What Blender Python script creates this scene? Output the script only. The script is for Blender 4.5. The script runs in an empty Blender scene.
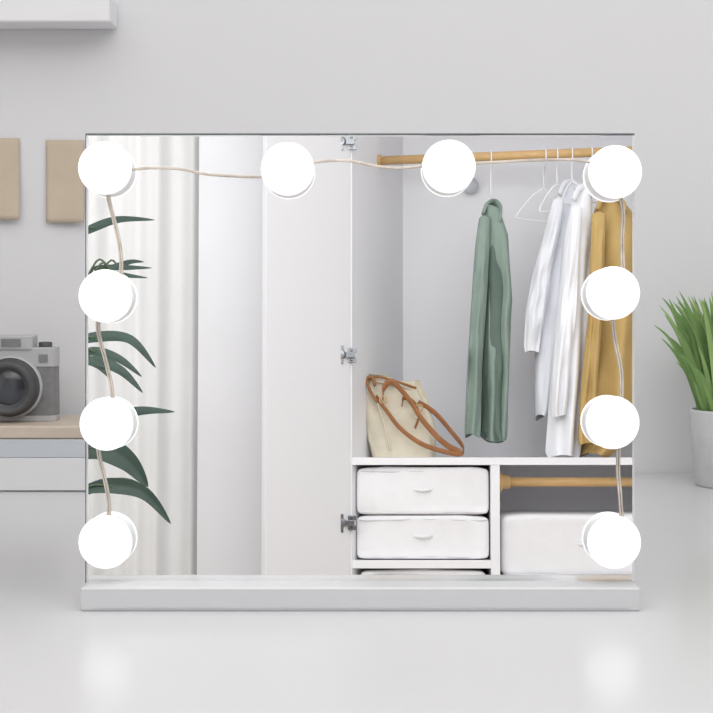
import bpy, math, random
from mathutils import Vector, Matrix, noise
random.seed(4)
# ------------------------------------------------------------------ frame
F=1700.0; T=math.radians(3.3); D=1.8
ct,st=math.cos(T),math.sin(T)
N=Vector((0,-ct,st)); UP=Vector((0,st,ct)); XR=Vector((1,0,0))
TZ=0.75
C=Vector((0,-D*ct,TZ+0.3660*ct))
CR=C-2*D*N          # mirror image of the viewpoint
def P(px,py,Z):
    u=(px-356.5)/F; v=(356.5-py)/F
    return C+Z*(-N+u*XR+v*UP)
def M(px,py,off=0.0):   # point on the looking glass
    return P(px,py,D)+N*off
def R(px,py,y):         # point in the room facing the mirror
    u=(px-356.5)/F; v=(356.5-py)/F
    d=N+u*XR+v*UP
    s=(y-CR.y)/d.y
    return CR+s*d
# ------------------------------------------------------------------ materials
def lin(c):
    return tuple(((x/255)/12.92 if x/255<=0.04045 else ((x/255+0.055)/1.055)**2.4) for x in c)
def mat(name,rgb,rough=0.5,metal=0.0,emis=0.0,var=0.0,vscale=8.0,bump=0.0,bscale=60.0,stretch=None,spec=None,coat=0.0):
    m=bpy.data.materials.new(name); m.use_nodes=True
    nt=m.node_tree; b=nt.nodes['Principled BSDF']
    c=lin(rgb)
    b.inputs['Base Color'].default_value=(*c,1)
    b.inputs['Roughness'].default_value=rough
    b.inputs['Metallic'].default_value=metal
    if spec is not None: b.inputs['Specular IOR Level'].default_value=spec
    if coat: b.inputs['Coat Weight'].default_value=coat
    if emis:
        b.inputs['Emission Color'].default_value=(1,1,1,1); b.inputs['Emission Strength'].default_value=emis
    if var or bump:
        tc=nt.nodes.new('ShaderNodeTexCoord'); mp=nt.nodes.new('ShaderNodeMapping')
        nt.links.new(tc.outputs['Object'],mp.inputs['Vector'])
        if stretch: mp.inputs['Scale'].default_value=stretch
    if var:
        n=nt.nodes.new('ShaderNodeTexNoise'); n.inputs['Scale'].default_value=vscale; n.inputs['Detail'].default_value=4
        nt.links.new(mp.outputs['Vector'],n.inputs['Vector'])
        r=nt.nodes.new('ShaderNodeValToRGB')
        r.color_ramp.elements[0].position=0.3; r.color_ramp.elements[1].position=0.7
        r.color_ramp.elements[0].color=(*[x*(1-var) for x in c],1)
        r.color_ramp.elements[1].color=(*[min(1,x*(1+var)) for x in c],1)
        nt.links.new(n.outputs['Fac'],r.inputs['Fac']); nt.links.new(r.outputs['Color'],b.inputs['Base Color'])
    if bump:
        n2=nt.nodes.new('ShaderNodeTexNoise'); n2.inputs['Scale'].default_value=bscale; n2.inputs['Detail'].default_value=3
        nt.links.new(mp.outputs['Vector'],n2.inputs['Vector'])
        bp=nt.nodes.new('ShaderNodeBump'); bp.inputs['Strength'].default_value=bump; bp.inputs['Distance'].default_value=0.004
        nt.links.new(n2.outputs['Fac'],bp.inputs['Height']); nt.links.new(bp.outputs['Normal'],b.inputs['Normal'])
    return m
m_wall=mat('wall_paint',(227,227,229),0.9,var=0.012,vscale=1.2)
m_wall2=mat('wall_paint_room',(236,236,238),0.9,var=0.01,vscale=1.5)
m_ceil=mat('ceiling_paint',(242,242,242),0.9,var=0.01)
m_floor=mat('floor_oak',(206,194,178),0.5,var=0.10,vscale=3,stretch=(1,8,1))
m_table=mat('table_gloss_white',(212,212,214),0.2,var=0.008,vscale=2,spec=0.28)
m_lam=mat('white_laminate',(244,244,247),0.45,var=0.006,vscale=2)
m_lam2=mat('white_laminate_inner',(244,244,248),0.5,var=0.006,vscale=2)
m_door=mat('white_door_laminate',(236,236,239),0.4,var=0.006,vscale=2)
m_wood=mat('beech_wood',(212,174,120),0.45,var=0.12,vscale=12,stretch=(1,12,12))
m_chrome=mat('chrome',(150,152,156),0.28,metal=1.0,var=0.05)
m_mirror=mat('silvered_glass',(250,251,252),0.0,metal=1.0)
m_edge=mat('ground_glass_edge',(118,122,126),0.25,metal=0.7,var=0.2,vscale=14)
m_bevel=mat('polished_bevel',(235,238,240),0.12,metal=0.4,var=0.02)
m_base=mat('base_gloss_white',(212,213,215),0.2,var=0.006,coat=0.2)
m_bulb=mat('opal_bulb',(218,218,218),0.35,emis=0.74,var=0.0)
m_collar=mat('bulb_collar_plastic',(240,240,240),0.35,emis=0.08,var=0.01)  # faint glow added to brighten the collars, which are no lamps
m_wire=mat('clear_wire',(216,206,194),0.3,var=0.18,vscale=60)
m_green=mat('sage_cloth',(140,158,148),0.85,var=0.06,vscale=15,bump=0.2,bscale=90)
m_green_d=mat('sage_cloth_shaded',(100,118,108),0.85,var=0.06,vscale=15,bump=0.2,bscale=90)  # darker sage: fold shadow between the front panels put into colour
m_white=mat('white_cotton',(245,246,250),0.85,var=0.01,bump=0.2,bscale=60)
m_white2=mat('soft_white_linen',(234,236,242),0.85,var=0.01,bump=0.2,bscale=60)
m_yellow=mat('mustard_cloth',(196,166,106),0.85,var=0.06,vscale=12,bump=0.2,bscale=90)
m_curt=mat('sheer_curtain',(246,246,246),0.9,var=0.01)
m_canvas=mat('cream_canvas',(214,206,186),0.9,var=0.05,vscale=30,bump=0.4,bscale=200)
m_leather=mat('tan_leather',(156,104,62),0.45,var=0.15,vscale=30)
m_fabric=mat('storage_fabric',(242,242,245),0.8,var=0.015,vscale=20,bump=0.6,bscale=16)
m_piping=mat('fabric_piping',(226,226,229),0.8,var=0.02)
m_leaf=mat('dark_leaf',(48,70,60),0.5,var=0.3,vscale=10)
m_stem=mat('plant_stem',(78,96,70),0.6,var=0.1)
m_grass=mat('grass_leaf',(128,164,96),0.6,var=0.15,vscale=10)
m_grass2=mat('light_grass_leaf',(156,188,120),0.6,var=0.12,vscale=10)
m_pot=mat('pot_concrete',(210,210,211),0.7,var=0.05,vscale=30)
m_soil=mat('soil',(70,55,42),0.95,var=0.3,vscale=60,bump=1.0)
m_kraft=mat('kraft_paper',(202,187,167),0.85,var=0.04,vscale=20)
m_cam_s=mat('camera_silver',(190,190,192),0.5,metal=0.2,var=0.03)
m_cam_b=mat('camera_leatherette',(130,130,132),0.6,var=0.10,vscale=80,bump=0.3,bscale=300)
m_cam_k=mat('camera_black_metal',(78,78,80),0.45,var=0.05)
m_lens=mat('lens_glass',(58,60,66),0.15,var=0.1,coat=0.4)
m_riserw=mat('riser_wood',(206,192,176),0.5,var=0.05,vscale=8,stretch=(1,8,8))
m_riserg=mat('riser_grey',(200,205,210),0.5,var=0.02)
m_riser=mat('riser_white',(230,230,231),0.5,var=0.01)

# ------------------------------------------------------------------ builder
class B:
    def __init__(s): s.v=[];s.f=[];s.mi=[];s.sm=[];s.mats=[]
    def _m(s,m):
        if m not in s.mats: s.mats.append(m)
        return s.mats.index(m)
    def add(s,vs,fs,m,smooth=False):
        o=len(s.v); k=s._m(m)
        s.v+= [tuple(v) for v in vs]
        for f in fs: s.f.append([i+o for i in f]); s.mi.append(k); s.sm.append(smooth)
    def box(s,x0,x1,y0,y1,z0,z1,m):
        if x0>x1:x0,x1=x1,x0
        if y0>y1:y0,y1=y1,y0
        if z0>z1:z0,z1=z1,z0
        s.prism([(x0,y0),(x1,y0),(x1,y1),(x0,y1)],z0,z1,m)
    def prism(s,poly,z0,z1,m):
        a=sum(poly[i][0]*poly[(i+1)%len(poly)][1]-poly[(i+1)%len(poly)][0]*poly[i][1] for i in range(len(poly)))
        if a<0: poly=poly[::-1]
        n=len(poly)
        vs=[(x,y,z0) for x,y in poly]+[(x,y,z1) for x,y in poly]
        fs=[list(range(n))[::-1],list(range(n,2*n))]+[[i,(i+1)%n,(i+1)%n+n,i+n] for i in range(n)]
        s.add(vs,fs,m)
    def obox(s,c,ax,ay,az,m):
        vs=[c+sx*ax+sy*ay+sz*az for sz in(-1,1) for sy in(-1,1) for sx in(-1,1)]
        s.add(vs,[[0,2,3,1],[4,5,7,6],[0,1,5,4],[2,6,7,3],[0,4,6,2],[1,3,7,5]],m)
    def tube(s,pts,r,m,seg=10,flat=1.0,side=None,cap=True):
        pts=[Vector(p) for p in pts]; n=len(pts); rings=[]
        prev=None
        for i,p in enumerate(pts):
            t=(pts[min(i+1,n-1)]-pts[max(i-1,0)]).normalized()
            if side is not None: a=Vector(side)
            elif prev is not None: a=prev
            else: a=Vector((0,0,1)) if abs(t.z)<0.9 else Vector((0,1,0))
            a=(a-t*a.dot(t)).normalized(); prev=a; b=t.cross(a)
            rr=r[i] if isinstance(r,(list,tuple)) else r
            rings.append([p+a*rr*math.cos(2*math.pi*k/seg)+b*rr*flat*math.sin(2*math.pi*k/seg) for k in range(seg)])
        vs=[q for g in rings for q in g]; fs=[]
        for i in range(n-1):
            for k in range(seg):
                fs.append([i*seg+k,i*seg+(k+1)%seg,(i+1)*seg+(k+1)%seg,(i+1)*seg+k])
        if cap: fs.append(list(range(seg))[::-1]); fs.append([(n-1)*seg+k for k in range(seg)])
        s.add(vs,fs,m,True)
    def lathe(s,o,ax,prof,m,seg=32,smooth=True):
        ax=Vector(ax).normalized(); a=ax.orthogonal().normalized(); b=ax.cross(a); o=Vector(o)
        vs=[];fs=[]
        for (r,h) in prof:
            for k in range(seg):
                th=2*math.pi*k/seg; vs.append(o+ax*h+(a*math.cos(th)+b*math.sin(th))*max(r,1e-5))
        for i in range(len(prof)-1):
            for k in range(seg): fs.append([i*seg+k,i*seg+(k+1)%seg,(i+1)*seg+(k+1)%seg,(i+1)*seg+k])
        s.add(vs,fs,m,smooth)
    def grid(s,fn,nu,nv,m,smooth=True,closeu=False):
        vs=[fn(i/(nu if closeu else nu-1),j/(nv-1)) for j in range(nv) for i in range(nu)]
        fs=[]
        for j in range(nv-1):
            for i in range(nu if closeu else nu-1):
                i2=(i+1)%nu; fs.append([j*nu+i,j*nu+i2,(j+1)*nu+i2,(j+1)*nu+i])
        s.add(vs,fs,m,smooth)
    def done(s,name,parent=None,bevel=0.0,solid=0.0):
        me=bpy.data.meshes.new(name); me.from_pydata(s.v,[],s.f)
        for m in s.mats: me.materials.append(m)
        me.polygons.foreach_set('material_index',s.mi); me.polygons.foreach_set('use_smooth',s.sm)
        me.update()
        vs=[v.co for v in me.vertices]
        c=Vector([(min(v[i] for v in vs)+max(v[i] for v in vs))/2 for i in range(3)])
        me.transform(Matrix.Translation(-c))
        ob=bpy.data.objects.new(name,me); bpy.context.scene.collection.objects.link(ob)
        ob.location=c
        if solid:
            md=ob.modifiers.new('Solid','SOLIDIFY'); md.thickness=solid
        if bevel:
            md=ob.modifiers.new('Bevel','BEVEL'); md.width=bevel; md.segments=3; md.limit_method='ANGLE'; md.angle_limit=math.radians(50)
        if parent:
            ob.parent=parent; ob.matrix_parent_inverse=Matrix.Translation(-parent.location)
        return ob
def empty(name,loc):
    e=bpy.data.objects.new(name,None); e.location=loc; e.empty_display_size=0.1
    bpy.context.scene.collection.objects.link(e); return e
def spline(pts,n=8):
    pts=[Vector(p) for p in pts]; out=[]
    for i in range(len(pts)-1):
        p0=pts[max(i-1,0)];p1=pts[i];p2=pts[i+1];p3=pts[min(i+2,len(pts)-1)]
        for k in range(n):
            t=k/n
            out.append(0.5*((2*p1)+(p2-p0)*t+(2*p0-5*p1+4*p2-p3)*t*t+(3*p1-p0-3*p2+p3)*t**3))
    out.append(pts[-1]); return out

# ------------------------------------------------------------------ room
YB=(C+2.88*(-N)).y      # wall behind the table
XL,XRt,YR,ZC=-2.1,2.1,-4.55,2.7
def wall(name,*a,m=m_wall):
    b=B(); b.box(*a,m); return b.done(name)
wall('wall_back',XL,XRt,YB,YB+0.1,0,ZC)
wall('wall_left',XL-0.1,XL,YR,YB,0,ZC,m=m_wall2)
wall('wall_right',XRt,XRt+0.1,YR,YB,0,ZC,m=m_wall2)
wall('wall_front',XL,XRt,YR-0.1,YR,0,ZC,m=m_wall2)
wall('floor',XL-0.1,XRt+0.1,YR-0.1,YB+0.1,-0.1,0,m=m_floor)
wall('ceiling',XL-0.1,XRt+0.1,YR-0.1,YB+0.1,ZC,ZC+0.1,m=m_ceil)
wall('baseboard_back',XL,XRt,YB-0.015,YB,0,0.09,m=m_lam)

# ------------------------------------------------------------------ table
Zf=0.3660/((717-356.5)/F+math.tan(T)); yf=(C+Zf*(-N+(-(717-356.5)/F)*UP)).y
te=empty('table',(0,(yf+YB)/2,0))
b=B(); b.box(-1.25,1.25,yf,YB-0.003,TZ-0.035,TZ,m_table); b.done('tabletop',te,bevel=0.003)
b=B()
for i,(x,y) in enumerate([(-1.15,yf+0.1),(1.15,yf+0.1),(-1.15,YB-0.1),(1.15,YB-0.1)]):
    b.box(x-0.03,x+0.03,y-0.03,y+0.03,0,TZ-0.035,m_lam)
b.box(-1.15,1.15,YB-0.12,YB-0.09,TZ-0.12,TZ-0.035,m_lam)
b.done('legs',te,bevel=0.002)

# ------------------------------------------------------------------ vanity mirror
vm=empty('vanity_mirror',(0,0,TZ))
def slab(b,px0,px1,py0,py1,o0,o1,m):
    c=(M(px0,py0)+M(px1,py1))/2+N*(o0+o1)/2
    ax=XR*(M(px1,py0)-M(px0,py0)).length/2; ay=UP*(M(px0,py0)-M(px0,py1)).length/2
    b.obox(c,ax,ay,N*(o1-o0)/2,m)
b=B(); slab(b,86,634.5,133.5,590,-0.012,-0.0012,m_edge); b.done('backing_panel',vm,bevel=0.0006)
b=B(); 
vs=[M(88,135.5),M(632.5,135.5),M(632.5,590),M(88,590)]
b.add(vs,[[0,3,2,1]],m_mirror); b.done('mirror_glass',vm)
b=B()
slab(b,86.2,88.2,134,590,-0.0012,0.0006,m_bevel)
slab(b,85.4,86.4,134,590,-0.0012,0.0006,m_edge)
slab(b,632.4,634.3,134,590,-0.0012,0.0006,m_bevel)
slab(b,86,634.4,133.4,135.4,-0.0012,0.0006,m_edge)
slab(b,140,260,135.2,136.4,-0.0012,0.0006,m_bevel)
slab(b,320,425,135.2,136.4,-0.0012,0.0006,m_bevel)
slab(b,480,600,135.2,136.4,-0.0012,0.0006,m_bevel)
b.done('bevelled_edge',vm)
zb=P(356,588,1.762).z
yb0=P(356,588,1.762).y
b=B(); b.box(P(80,600,1.762).x,P(641,600,1.762).x,yb0,yb0+0.10,TZ,zb,m_base); b.done('base',vm,bevel=0.002)
b=B(); b.box(P(92,600,1.762).x,P(629,600,1.762).x,yb0-0.0006,yb0+0.0002,TZ+0.003,TZ+0.004,m_riserg); b.done('base_seam',vm)
# bulbs: opal globes on white collars
bl=[(105,168),(287.5,169),(449,166.5),(615,172),(105.5,296),(613,293),(106.5,424),(612.5,422.5),(105.5,542),(614,542)]
so=0.021; rr=0.0278
for i,(px,py) in enumerate(bl):
    k=(D-so)/D
    gx=356.5+(px-356.5)*k; gy=356.5+(py-356.5)*k
    o=M(gx,gy)
    b=B(); b.lathe(o,N,[(0,0.0006),(0.0205,0.0006),(0.0212,0.002),(0.0212,0.006),(0.020,0.0075)],m_collar,48)
    pr=[]
    for j in range(8):
        a=math.radians(-46+36*j/7); pr.append((rr*math.cos(a),so+rr*math.sin(a)*0.95))
    b.lathe(o,N,pr,m_collar,48)
    b.done('bulb_collar_%d'%(i+1),vm)
    b=B(); prof=[]
    for j in range(24):
        a=math.radians(-10)+math.radians(100)*j/23
        prof.append(((rr+0.0001)*math.cos(a),so+rr*math.sin(a)*0.95))
    b.lathe(o,N,prof,m_bulb,48); b.done('bulb_%d'%(i+1),vm)
wires=[[(128,170,4),(150,168,3),(180,169,3),(205,174,3),(232,176,4),(255,177,3),(272,176,4)],
 [(305,164,4),(325,161,3),(350,161,3),(375,166,4),(400,168,3),(432,165,4)],
 [(466,164,4),(500,162,3),(540,160,3),(575,160,4),(600,164,4)],
 [(107,190,4),(110,205,4),(117,232,4),(121,255,3),(121,282,4)],
 [(98,318,4),(99,335,4),(106,362,3),(112,390,4),(112,412,4)],
 [(98,445,4),(100,460,4),(106,485,3),(109,505,4),(108,525,4)],
 [(620,192,4),(623,215,4),(622,240,3),(623,275,4)],
 [(612,315,4),(615,340,4),(621,372,3),(621,405,4)],
 [(619,444,4),(618,470,4),(620,495,3),(622,525,4)]]
b=B()
for w in wires:
    pts=spline([M(x,y,o*0.0006) for x,y,o in w],6)
    hor=abs(w[-1][0]-w[0][0])>60
    sd=UP if hor else XR
    q=0.0005 if hor else 0.0012
    for s in(-1,1):
        b.tube([p+sd*q*s for p in pts],0.0008,m_wire,8)
b.done('wiring',vm)

# ------------------------------------------------------------------ wardrobe (faces the mirror)
YF=-3.8; YK=-4.40
w=empty('wardrobe',(0.4,-4.1,0))
x0=R(352,460,YF).x; xk=R(403,300,YK).x; xr=R(672,460,YF).x
zt=2.25
def rz(py,y=YF): return R(356.5,py,y).z
def rx(px,y=YF): return R(px,400,y).x
xa=rx(197)
b=B(); b.prism([(x0,YF),(x0-0.018,YF),(xk-0.02,YK),(xk,YK)],0.0,zt,m_lam2); b.done('side_panel_left',w,bevel=0.001)
b=B(); b.box(xr,xr+0.018,YK,YF,0.0,zt,m_lam2); b.done('side_panel_right',w)
b=B(); b.box(xk-0.02,xr+0.018,YK-0.012,YK,0.0,zt,m_lam2); b.done('back_panel',w)
b=B(); b.box(xa+0.03,xr+0.018,YK-0.012,YF,zt,zt+0.02,m_lam); b.done('top_panel',w)
zs1,zs0=rz(457.5),rz(465)
b=B(); b.prism([(x0,YF-0.002),(xr,YF-0.002),(xr,YK),(xk,YK)],zs0,zs1,m_lam); b.done('shelf',w,bevel=0.001)
xd0,xd1=rx(490.5),rx(499.5)
b=B(); b.box(xd0,xd1,YK,YF-0.004,0.06,zs0,m_lam); b.done('divider',w,bevel=0.001)
zl1,zl0=rz(560.5),rz(568.5)
b=B(); b.prism([(x0,YF-0.004),(xd0,YF-0.004),(xd0,YK),(xk,YK)],zl0,zl1,m_lam); b.done('lower_shelf',w,bevel=0.001)
zr1,zr0=rz(578),rz(586)
b=B(); b.box(xd1,xr,YK,YF-0.004,zr0,zr1,m_lam); b.done('box_shelf',w,bevel=0.001)
b=B(); b.box(xd1,xr,-4.26,-4.245,0.06,zs0,m_lam2); b.done('compartment_back',w)
b=B(); b.prism([(x0,YF-0.004),(xd0,YF-0.004),(xd0,YK),(xk,YK)],zl0-0.216,zl0-0.2,m_lam); b.done('bottom_shelf',w,bevel=0.001)
b=B(); b.box(x0,xr,YK,YF-0.004,0.04,0.06,m_lam); b.box(xa+0.03,xr,YF-0.05,YF-0.035,0,0.04,m_lam); b.done('plinth',w)
b=B(); b.box(xa,x0-0.02,YF-0.04,YF-0.022,0.04,zt,m_door); b.done('closed_front',w,bevel=0.003)
c=R(470,187,YK)
b=B(); b.lathe((c.x,YK,c.z),(0,1,0),[(0.012,0),(0.012,0.02),(0.028,0.024),(0.030,0.032),(0.026,0.038),(0,0.040)],m_riserg,32); b.done('round_knob',w)
hx,hy=x0-0.006,YF+0.006
ex=-0.284; ey=-3.52
dv=Vector((ex-hx,ey-hy)); dn=Vector((-dv.y,dv.x)).normalized()*0.018
if dn.y>0: dn=-dn
b=B(); b.prism([(hx,hy),(ex,ey),(ex+dn.x,ey+dn.y),(hx+dn.x,hy+dn.y)],0.05,zt,m_door); b.done('open_door',w,bevel=0.0012)
for i,py in enumerate((142,355,523)):
    c=R(346,py,YF+0.02); b=B()
    b.box(c.x+0.006,c.x+0.034,YF+0.0,YF+0.014,c.z-0.024,c.z-0.008,m_chrome)
    b.box(c.x+0.006,c.x+0.034,YF+0.0,YF+0.014,c.z+0.008,c.z+0.024,m_chrome)
    b.box(c.x-0.012,c.x+0.028,YF+0.014,YF+0.030,c.z-0.009,c.z+0.009,m_chrome)
    b.lathe((c.x-0.016,YF+0.026,c.z),(-0.3,1,0),[(0,0.012),(0.015,0.012),(0.017,0.009),(0.017,0.0)],m_chrome,24)
    b.box(c.x-0.020,c.x-0.008,YF+0.020,YF+0.038,c.z-0.030,c.z+0.030,m_chrome)
    for s in(-1,1): b.lathe((c.x+0.018,YF+0.014,c.z+s*0.016),(0,1,0),[(0.005,0),(0.005,0.002),(0,0.002)],m_edge,12)
    b.done('hinge_%d'%(i+1),w,bevel=0.001)
ra=R(372,161,-4.10); rb=Vector((xr,-3.88,ra.z))
def raily(x): return ra.y+(rb.y-ra.y)*(x-ra.x)/(rb.x-ra.x)
b=B(); b.tube([ra,rb],0.0155,m_wood,24)
b.lathe(ra,(1,0,0),[(0,0),(0.034,0),(0.034,0.008),(0.022,0.012),(0.022,0.03),(0.016,0.032)],m_wood,28)
b.done('hanging_rail',w)
la=R(501,482,-3.88); la.x=xd1; lb=Vector((xr,-3.88,la.z))
b=B(); b.tube([la,lb],0.0155,m_wood,24)
b.lathe(la,(1,0,0),[(0,0),(0.033,0),(0.033,0.012),(0.024,0.016),(0.022,0.04),(0.016,0.042)],m_wood,28)
b.done('lower_rail',w)

# ------------------------------------------------------------------ hangers + garments
def lerp_rows(rows,py):
    for a,c in zip(rows,rows[1:]):
        if a[0]<=py<=c[0]:
            t=(py-a[0])/(c[0]-a[0])
            return a[1]+(c[1]-a[1])*t,a[2]+(c[2]-a[2])*t
    return rows[-1][1:]
def drape(b,rows,y,dep,m,seed,amp=0.25,k=7,hem=0.0,nh=44):
    rnd=random.Random(seed); ph=[rnd.uniform(0,6.28) for _ in range(5)]
    y0,y1=rows[0][0],rows[-1][0]
    def fn(u,t):
        py=y0+(y1-y0)*t
        xl,xr_=lerp_rows(rows,py)
        cx=(xl+xr_)/2; hw=(xr_-xl)/2
        th=2*math.pi*u
        a=amp*min(1,t*1.8)
        md=1+a*(0.6*math.sin(k*th+ph[0]+1.2*t)+0.35*math.sin((k+2)*th+ph[1]-2.0*t)+0.4*math.sin(3*th+ph[2]+2*t))
        mdx=1+0.18*a*math.sin(k*th+ph[3])
        d=dep*(0.35+0.65*min(1,t*5))
        c=R(cx+hw*math.cos(th)*mdx,py+hem*math.sin(th*2+ph[4])*max(0,(t-0.85)/0.15),y)
        crease=0.010*min(1,t*3)*noise.noise(Vector((math.cos(th)*1.6+seed,t*6,math.sin(th)*1.6)))
        return Vector((c.x,y+(d*math.sin(th))*md+crease*2,c.z))
    b.grid(fn,72,nh,m,True,closeu=True)
    tl,tr=rows[0][1],rows[0][2]
    def cap(u,t):
        th=2*math.pi*u
        c=R((tl+tr)/2+(tr-tl)/2*math.cos(th)*t,y0-3*(1-t),y)
        return Vector((c.x,y+dep*0.35*math.sin(th)*t,c.z))
    b.grid(cap,72,5,m,True,closeu=True)
def hanger(name,hpx,rowpy,lx,ly,rx_,ry,y):
    b=B(); top=R(hpx,rowpy,y); yr=raily(top.x)
    cz=ra.z
    hook=[Vector((top.x,yr+0.0185*math.cos(a),cz+0.0185*math.sin(a))) for a in [math.radians(q) for q in range(200,-21,-20)]]
    pts=hook+[Vector((top.x,yr+0.012,cz-0.03)),Vector((top.x,y,cz-0.05)),Vector((top.x,y,top.z))]
    b.tube(spline(pts,3),0.0026,m_lam,8)
    l=R(lx,ly,y+0.02); r=R(rx_,ry,y-0.02)
    b.tube(spline([top,(top*0.55+l*0.45)+Vector((0,0,0.012)),l,l+Vector((0.01,0,-0.012)),(l+r)/2+Vector((0,0,-0.014)),r+Vector((-0.01,0,-0.012)),r,(top*0.55+r*0.45)+Vector((0,0,0.012)),top],5),0.0026,m_lam,8)
    return b.done(name)
hanger('clothes_hanger',491,198,478,222,504,222,-4.02)
hanger('clothes_hanger',544,188,517,215,560,219,-4.02)
hanger('clothes_hanger',557,184,540,208,580,204,-3.97)
hanger('clothes_hanger',572,182,562,200,592,200,-3.95)
hanger('clothes_hanger',592,182,580,198,604,198,-3.93)
hanger('clothes_hanger',612,182,598,206,626,206,-3.93)
b=B()
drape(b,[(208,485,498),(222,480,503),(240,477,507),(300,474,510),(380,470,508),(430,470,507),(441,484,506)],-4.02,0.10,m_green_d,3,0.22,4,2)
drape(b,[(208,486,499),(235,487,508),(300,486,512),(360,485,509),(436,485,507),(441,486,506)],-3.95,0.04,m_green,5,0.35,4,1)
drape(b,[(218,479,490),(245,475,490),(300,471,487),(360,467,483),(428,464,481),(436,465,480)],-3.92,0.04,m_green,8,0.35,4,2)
b.tube(spline([R(483,214,-3.94),R(487,204,-3.95),R(494,202,-4.0),R(500,208,-3.97),R(499,222,-3.93)],4),0.013,m_green,10,flat=0.5)
b.done('green_jacket')
b=B()
drape(b,[(186,562,578),(200,554,580),(230,545,578),(300,534,570),(380,534,562),(410,534,560),(418,535,552)],-4.0,0.08,m_white2,12,0.3,5,3)
drape(b,[(200,553,564),(230,545,560),(270,534,552),(310,526,546),(345,524,540),(352,525,539)],-3.91,0.03,m_white2,13,0.22,3,1)
b.tube(spline([R(560,194,-3.93),R(565,184,-3.96),R(573,183,-3.98),R(579,190,-3.95)],4),0.012,m_white2,10,flat=0.6)
b.done('white_shirt')
b=B()
drape(b,[(190,577,592),(206,570,592),(240,563,592),(320,556,588),(400,549,584),(450,545,580),(457,548,578)],-3.92,0.08,m_white,22,0.32,5,2)
drape(b,[(208,571,582),(250,566,580),(310,560,576),(370,553,570),(410,550,566),(416,551,565)],-3.83,0.03,m_white,23,0.25,3,1)
b.tube(spline([R(574,200,-3.86),R(579,189,-3.88),R(587,187,-3.9),R(594,194,-3.88)],4),0.012,m_white,10,flat=0.6)
b.done('white_shirt')
b=B()
drape(b,[(200,600,622),(212,594,632),(240,592,638),(300,590,640),(380,586,636),(425,582,634),(440,579,628),(456,578,606)],-3.93,0.085,m_yellow,31,0.3,5,3)
drape(b,[(214,592,606),(260,590,604),(320,588,602),(380,582,598),(436,578,594),(444,579,593)],-3.835,0.03,m_yellow,35,0.3,3,1)
b.tube(spline([R(597,210,-3.87),R(602,200,-3.88),R(612,197,-3.9),R(623,203,-3.88),R(624,212,-3.86)],4),0.014,m_yellow,10,flat=0.6)
b.done('mustard_coat')

# ------------------------------------------------------------------ handbag on the shelf
hb=empty('handbag',R(400,456,-4.0))
zsh=zs1
b=B(); yb=-4.0
def body(u,t):
    th=2*math.pi*u; ca,sa=math.cos(th),math.sin(th)
    p=0.4
    cx=abs(ca)**p*math.copysign(1,ca); sy=abs(sa)**p*math.copysign(1,sa)
    bulge=math.sin(math.pi*min(1,t*1.1))*0.010
    xl=rx(371,yb)+(rx(364,yb)-rx(371,yb))*t-bulge; xr_=rx(436,yb)+(rx(420,yb)-rx(436,yb))*t**1.3+bulge
    hd=0.080*(1-0.8*t**1.3)
    sag=0.014*noise.noise(Vector((ca*1.6,t*3,sa*1.6)))
    hh=0.285-0.016*(cx+1)/2*1.4-0.012*math.cos(cx*1.5)
    z=zsh+0.001+t*hh
    return Vector(((xl+xr_)/2+(xr_-xl)/2*cx+sag*0.5,yb+hd*sy+sag*1.5*min(1,t*4),z))
b.grid(body,64,28,m_canvas,True,closeu=True)
def bot(u,t):
    q=body(u,0); c=Vector((rx(404,yb),yb,q.z)); return c+(q-c)*t
b.grid(bot,64,4,m_canvas,True,closeu=True)
def topc(u,t):
    q=body(u,1); c=Vector((rx(391,yb),yb,q.z-0.006)); v=c+(q-c)*t; return v
b.grid(topc,64,5,m_canvas,True,closeu=True)
b.tube(spline([R(370,385,yb+0.035),R(378,404,yb+0.062),R(386,430,yb+0.082),R(390,450,yb+0.086)],6),0.003,m_canvas,8)
b.tube(spline([R(367,380,yb+0.022),R(385,383,yb+0.026),R(402,386,yb+0.026),R(416,392,yb+0.022)],6),0.003,m_canvas,8)
b.done('bag_body',hb)
b=B()
def rib(pts,wd=0.011):
    b.tube(spline([R(x,y,yy) for x,y,yy in pts],8),wd,m_leather,10,flat=0.25,side=(0,0.25,1))
rib([(383,400,yb+0.065),(384,388,yb+0.06),(392,382,yb+0.065),(408,398,yb+0.09),(424,422,yb+0.11),(444,443,yb+0.12),(460,452,yb+0.11)],0.010)
rib([(376,396,yb+0.055),(386,410,yb+0.08),(400,428,yb+0.1),(420,443,yb+0.12),(442,451,yb+0.12),(460,454,yb+0.11),(463,447,yb+0.08),(450,430,yb+0.06),(434,412,yb+0.05),(418,402,yb+0.045)],0.0085)
rib([(402,406,yb+0.065),(404,398,yb+0.055),(414,403,yb+0.06),(419,415,yb+0.075),(415,428,yb+0.09)],0.0075)
b.tube(spline([R(366,384,yb+0.03),R(374,377,yb+0.03),R(392,380,yb+0.03),R(416,388,yb+0.025)],6),0.004,m_leather,8)
b.tube(spline([R(375,386,yb+0.05),R(373,378,yb+0.04),R(366,379,yb+0.04),R(370,390,yb+0.06),R(377,402,yb+0.07)],6),0.005,m_leather,8)
b.done('leather_straps',hb)
b=B()
for x,y in((383,400),(419,408)):
    c=R(x,y,yb+0.072); b.tube([c+Vector((0.012*math.cos(a),0.0,0.012*math.sin(a))) for a in [i*math.pi/10 for i in range(21)]],0.0025,m_wood,8,cap=False)
b.done('ring_buckles',hb)

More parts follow.
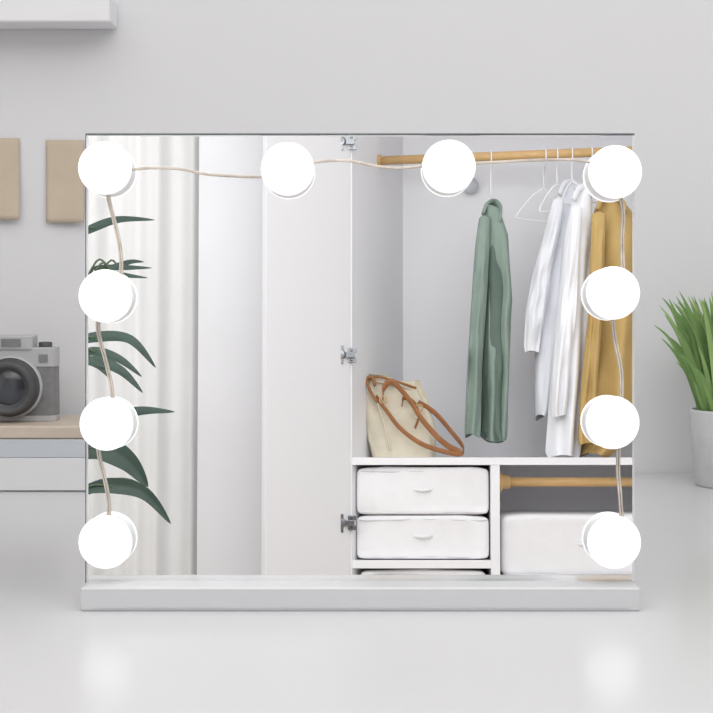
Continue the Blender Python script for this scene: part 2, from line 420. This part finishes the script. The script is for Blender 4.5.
# ------------------------------------------------------------------ fabric storage boxes
def fabric_box(name,xa_,xb,ya,yc,z0,z1,seed,puff=0.012):
    e=empty(name,((xa_+xb)/2,(ya+yc)/2,z0)); b=B()
    cx,cy,cz=(xa_+xb)/2,(ya+yc)/2,(z0+z1)/2; hx_,hy_,hz=(xb-xa_)/2,abs(yc-ya)/2,(z1-z0)/2
    def sup(v,p=0.22): return abs(v)**p*math.copysign(1,v)
    def fn(u,t):
        th=2*math.pi*u; ph=-math.pi/2+math.pi*t
        cp=max(0,math.cos(ph))
        X=sup(math.cos(th),0.12)*cp**0.12
        Y=sup(math.sin(th),0.12)*cp**0.12
        Z=sup(math.sin(ph),0.16)
        nz=noise.noise(Vector((X*1.8+seed,Y*2.2,Z*1.3+seed)))*puff
        nf=noise.noise(Vector((X*5+seed,Y*3,Z*1.2-seed)))*puff*0.5
        crown=0.004*(1-X*X)*(Z>0)*Z
        sag=-0.006*abs(math.sin(X*2.4+seed))*(Z>0.4)
        return Vector((cx+X*(hx_-0.002-0.002*Z*Z),cy+Y*(hy_-0.010)+(nz+nf)*0.9,cz+Z*(hz-0.003)+crown+sag*0.5))
    b.grid(fn,144,56,m_fabric,True,closeu=True)
    b.done('fabric_body',e)
    b=B(); yfv=max(ya,yc)
    for zz in(z0+0.010,z1-0.016):
        n=40; pts=[]
        for i in range(n+1):
            q=2*i/n-1
            x=cx+(hx_-0.010)*q
            edge=0.010*max(0,abs(q)-0.93)/0.07
            pts.append(Vector((x,yfv-0.0115-edge+0.0015*math.sin(i*0.7+seed),zz+0.0018*math.sin(i*0.19+seed*2))))
        b.tube(pts,0.0018,m_piping,8)
    b.tube(spline([Vector((cx-0.030,yfv-0.010,cz+0.006)),Vector((cx-0.015,yfv-0.002,cz+0.004)),Vector((cx,yfv,cz+0.002)),Vector((cx+0.015,yfv-0.002,cz+0.004)),Vector((cx+0.030,yfv-0.010,cz+0.006))],5),0.005,m_fabric,8,flat=0.3)
    b.done('piping_and_handle',e); return e
zm=rz(515.5); xlb=rx(356); xb1=xd0-0.001; ybk=-3.97
fabric_box('fabric_storage_box',xlb,xb1,ybk,-3.812,zm-0.001,rz(466.5),1.3)
fabric_box('fabric_storage_box',xlb,xb1,ybk,-3.812,zl1+0.0002,zm+0.001,5.1)
fabric_box('fabric_storage_box',xlb+0.01,xb1-0.01,ybk,-3.812,zl0-0.1995,zl0-0.004,9.4)
fabric_box('fabric_storage_box',xd1+0.002,xr-0.004,-4.24,-3.825,zr1+0.0005,rz(514),14.2,0.016)

# ------------------------------------------------------------------ curtain + big leafy plant
b=B(); xca,xcb=-1.25,xa+0.014
def cur(u,t):
    x=xca+(xcb-xca)*u
    y=-3.97+0.020*math.sin(x*34+0.6)+0.016*math.sin(x*55+1)+0.004*math.sin(x*120)
    return Vector((x,y,0.03+2.5*t))
b.grid(cur,220,12,m_curt,True)
ce=empty('curtain',((xca+xcb)/2,-3.97,2.5)); b.done('sheer_cloth',ce)
b=B(); b.tube([Vector((xca-0.05,-3.97,2.545)),Vector((xcb+0.0,-3.97,2.545))],0.014,m_chrome,16)
for x in(xca,xcb-0.03):
    b.box(x-0.008,x+0.008,YR,-3.97,2.537,2.553,m_chrome)
b.done('curtain_rod',ce)

YP=-3.3
px_=R(40,600,YP).x
pl=empty('potted_leafy_plant',(px_,YP,0))
b=B(); b.lathe((px_,YP,0),(0,0,1),[(0,0.0),(0.12,0.0),(0.15,0.02),(0.17,0.30),(0.175,0.31),(0.16,0.31),(0.155,0.27),(0,0.27)],m_pot,40); b.done('pot',pl)
b=B(); b.lathe((px_,YP,0.272),(0,0,1),[(0.155,0),(0.08,0.012),(0,0.015)],m_soil,32); b.done('soil',pl)
def leaf(b,pts,wd,m,nrm=Vector((0,1,0.3)),fold=0.25,nw=7):
    pts=spline(pts,8); n=len(pts); L=n-1
    vs=[];fs=[]
    for i,p in enumerate(pts):
        t=i/L; tg=(pts[min(i+1,L)]-pts[max(i-1,0)]).normalized()
        sd=tg.cross(nrm).normalized(); nn=sd.cross(tg)
        ww=wd*(math.sin(math.pi*min(1,t**0.75))**0.8 if 0<t<1 else 0.02)
        for k in range(nw):
            q=(k/(nw-1)-0.5)*2
            vs.append(p+sd*ww*q+nn*ww*fold*abs(q))
    for i in range(L):
        for k in range(nw-1): fs.append([i*nw+k,i*nw+k+1,(i+1)*nw+k+1,(i+1)*nw+k])
    b.add(vs,fs,m,True)
bs=B(); bf=B(); soilp=Vector((px_,YP,0.275))
leaves=[([(70,240),(95,228),(120,220),(155,220)],5.5,0.0),
 ([(92,268),(108,268),(130,268),(152,268)],3.8,0),
 ([(96,270),(112,274),(128,276),(148,278)],3.5,0.02),
 ([(104,270),(118,266),(132,262),(144,262)],3.5,-0.02),
 ([(90,275),(98,283),(104,290),(110,298)],3,-0.02),
 ([(70,345),(95,338),(130,340),(156,368)],6.5,0.0),
 ([(75,356),(95,352),(120,360),(142,377)],5.5,0.03),
 ([(75,362),(98,362),(122,372),(143,393)],6,0.05),
 ([(70,372),(84,362),(98,366),(112,380)],4.5,0.06),
 ([(110,418),(130,413),(150,411),(175,412)],5.5,0.0),
 ([(78,455),(100,448),(128,462),(148,487)],13,0.0),
 ([(70,498),(95,488),(130,484),(158,500)],6.5,0.05),
 ([(84,490),(112,486),(145,494),(171,524)],8,0.1),
 ([(50,300),(30,290),(10,300),(-8,330)],12,0),
 ([(45,400),(25,385),(5,395),(-10,430)],14,0.05),
 ([(48,250),(40,225),(45,195),(60,170)],12,0),
 ([(50,470),(30,465),(5,480),(-10,510)],14,0)]
for pts,wd,dy in leaves:
    pw=[R(x,y,YP+dy) for x,y in pts]
    leaf(bf,pw,wd*0.003,m_leaf,Vector((0,0.85,0.5)) if wd<8 else Vector((0,1,0.25)))
    s=pw[0]; base=soilp+Vector((random.uniform(-0.04,0.04),random.uniform(-0.04,0.04),0))
    mid=Vector(((base.x*0.8+s.x*0.2),YP,base.z+(s.z-base.z)*0.7))
    bs.tube(spline([base,mid,s,pw[1]],6),0.003,m_stem,8)
bs.done('stems',pl); bf.done('leaves',pl)

# ------------------------------------------------------------------ objects behind the mirror
ZP=2.75
gx=P(727,480,ZP-0.01).x; gy=P(727,480,ZP-0.01).y
gp=empty('potted_grass_plant',(gx,gy,TZ))
top=P(720,411,ZP-0.05).z-TZ
b=B(); b.lathe((gx,gy,TZ),(0,0,1),[(0,0.0),(0.048,0.0),(0.051,0.004),(0.060,top-0.004),(0.060,top),(0.055,top),(0.053,top-0.02),(0,top-0.02)],m_pot,48); b.done('pot',gp)
b=B(); b.lathe((gx,gy,TZ+top-0.019),(0,0,1),[(0.053,0),(0.02,0.006),(0,0.007)],m_soil,24); b.done('soil',gp)
b=B()
for i in range(300):
    a=random.uniform(0,6.283); r0=random.uniform(0,0.045); h=random.uniform(0.09,0.205); sp=random.uniform(0.01,0.09)*(0.5+h*3)
    ba=Vector((gx+r0*math.cos(a),gy+r0*math.sin(a),TZ+top-0.016))
    dx,dy=math.cos(a)*sp,math.sin(a)*min(sp,0.06)
    pts=[ba,ba+Vector((dx*0.3,dy*0.3,h*0.45)),ba+Vector((dx*0.65,dy*0.65,h*0.8)),ba+Vector((dx,dy,h*random.uniform(0.95,1.03)))]
    if max(p.y for p in pts)>YB-0.012: continue
    leaf(b,pts,random.uniform(0.0028,0.0045),random.choice([m_grass,m_grass,m_grass2]),Vector((math.cos(a)*0.4+0.1,-0.9,0.2)),0.3,3)
b.done('grass_blades',gp)

Zr=2.66
zrt=P(40,426,Zr).z; yr0=P(40,426,Zr).y
re=empty('desktop_drawer_unit',(P(-60,426,Zr).x,yr0+0.09,TZ))
xl_,xr_=P(-190,426,Zr).x,P(104,426,Zr).x
b=B(); b.box(xl_,xr_,yr0,yr0+0.19,zrt-0.020,zrt,m_riserw); b.done('wooden_top',re,bevel=0.003)
b=B(); b.box(xl_+0.004,xr_-0.004,yr0+0.006,yr0+0.186,TZ,zrt-0.020,m_riser); b.done('carcass',re,bevel=0.002)
b=B(); b.box(xl_+0.01,xr_-0.01,yr0+0.001,yr0+0.006,zrt-0.050,zrt-0.021,m_riserg); b.box(xl_+0.01,xr_-0.01,yr0+0.001,yr0+0.006,TZ+0.002,zrt-0.0505,m_riser)
b.done('drawer_fronts',re,bevel=0.001)

sc=Zr/F
cx=P(13,388,Zr+0.08).x; cz0=zrt; cyf=yr0+0.075
cm=empty('vintage_photo_camera',(cx,cyf,cz0))
b=B()
def rbox(b,x0_,x1_,y0_,y1_,z0_,z1_,r,m):
    pts=[]
    for (qx,qy,a0) in((x1_-r,y1_-r,0),(x0_+r,y1_-r,90),(x0_+r,y0_+r,180),(x1_-r,y0_+r,270)):
        for k in range(7):
            a=math.radians(a0+15*k); pts.append((qx+r*math.cos(a),qy+r*math.sin(a)))
    b.prism(pts,z0_,z1_,m)
xL=cx-62*sc; xR=cx+45*sc; y0_,y1_=cyf,cyf+0.05
rbox(b,xL,xR,y0_,y1_,cz0,cz0+6*sc,0.012,m_cam_s)
rbox(b,xL+0.0008,xR-0.0008,y0_+0.0008,y1_-0.0008,cz0+6*sc,cz0+56*sc,0.012,m_cam_b)
rbox(b,xL,xR,y0_,y1_,cz0+56*sc,cz0+76*sc,0.012,m_cam_s)
rbox(b,cx-22*sc,cx+22*sc,y0_-0.004,y1_,cz0+74*sc,cz0+88*sc,0.008,m_cam_s)
b.done('body',cm,bevel=0.0015)
b=B(); lo=Vector((cx,y0_,cz0+36*sc)); dr=(0,-1,0)
b.lathe(lo,dr,[(32*sc,0),(32*sc,0.010),(30*sc,0.012)],m_cam_s,48)
b.lathe(lo,dr,[(29.5*sc,0.008),(29.5*sc,0.030),(27*sc,0.031),(27*sc,0.042),(26*sc,0.044),(22*sc,0.044),(20*sc,0.036),(17*sc,0.034)],m_cam_k,48)
b.lathe(lo,dr,[(18*sc,0.034),(12*sc,0.038),(6*sc,0.0395),(0,0.040)],m_lens,48)
b.done('lens',cm)
b=B()
b.lathe((cx+32*sc,(y0_+y1_)/2,cz0+76*sc),(0,0,1),[(7*sc,0),(7*sc,0.007),(6*sc,0.008),(0,0.008)],m_cam_k,24)
b.lathe((cx-36*sc,(y0_+y1_)/2,cz0+76*sc),(0,0,1),[(10*sc,0),(10*sc,0.006),(9*sc,0.007),(0,0.007)],m_cam_s,24)
b.box(cx-10*sc,cx+10*sc,y0_-0.006,y0_-0.003,cz0+77*sc,cz0+85*sc,m_cam_b)
b.box(cx+28*sc,cx+37*sc,y0_-0.002,y0_+0.002,cz0+61*sc,cz0+69*sc,m_cam_b)
b.done('dials_and_viewfinder',cm)

Zs=2.76
s0=P(-120,22,Zs); s1=P(110,22,Zs)
se=empty('floating_shelf',(s0.x,s0.y,s0.z))
b=B(); b.box(s0.x,s1.x,s0.y,YB-0.001,s0.z,s0.z+0.045,m_wall2); b.done('board',se,bevel=0.004)
Zw=2.876
def note(a,c,d,e_):
    e=empty('kraft_paper_note',P((a+c)/2,(d+e_)/2,Zw)); b=B()
    p0=P(a,d,Zw); p1=P(c,e_,Zw)
    def fn(u,t):
        return Vector((p0.x+(p1.x-p0.x)*u,YB-0.003-0.012*t*t*(0.4+0.6*u),p0.z+(p1.z-p0.z)*t))
    b.grid(fn,12,16,m_kraft,True); b.done('paper',e,solid=0.0008)
note(-28,22,139,220); note(48,86,141,223)

# ------------------------------------------------------------------ lights
def area(name,loc,rot,sx,sy,e,col=(1,1,1)):
    l=bpy.data.lights.new(name,'AREA'); l.shape='RECTANGLE'; l.size=sx; l.size_y=sy; l.energy=e; l.color=col
    o=bpy.data.objects.new(name,l); o.location=loc; o.rotation_euler=rot; bpy.context.scene.collection.objects.link(o)
def aim(a,bp): return (Vector(bp)-Vector(a)).to_track_quat('-Z','Y').to_euler()
area('overhead_fill',(0,-1.4,ZC-0.02),(0,0,0),3.4,4.0,44)  # general fill added under the ceiling, no fixture there
lw=(-0.2,-1.3,1.95); area('wardrobe_fill',lw,aim(lw,(0.3,-4.2,0.9)),3.0,0.6,26)  # added fill hovering in the room to brighten the wardrobe interior
ld=(0.5,-0.9,2.4); area('desk_fill',ld,aim(ld,(0.2,0.9,0.9)),2.4,0.8,8)  # added fill for the table and back wall, not a real fixture
ll=(-1.95,-2.0,1.5); area('left_fill',ll,aim(ll,(-0.3,-4.0,1.2)),1.4,1.6,5,(0.97,0.99,1))  # added soft fill from the left; that wall has no window
wd=bpy.data.worlds.new('World'); bpy.context.scene.world=wd; wd.use_nodes=True
wd.node_tree.nodes['Background'].inputs[0].default_value=(0.9,0.95,1,1); wd.node_tree.nodes['Background'].inputs[1].default_value=0.6
sc_=bpy.context.scene
sc_.view_settings.view_transform='Standard'; sc_.view_settings.look='None'
# ------------------------------------------------------------------ camera
cd=bpy.data.cameras.new('Camera'); cd.sensor_width=36; cd.lens=36*F/713; cd.clip_start=0.02; cd.clip_end=50
co=bpy.data.objects.new('Camera',cd); co.location=C; co.rotation_euler=(math.radians(90)-T,0,0)
sc_.collection.objects.link(co); sc_.camera=co
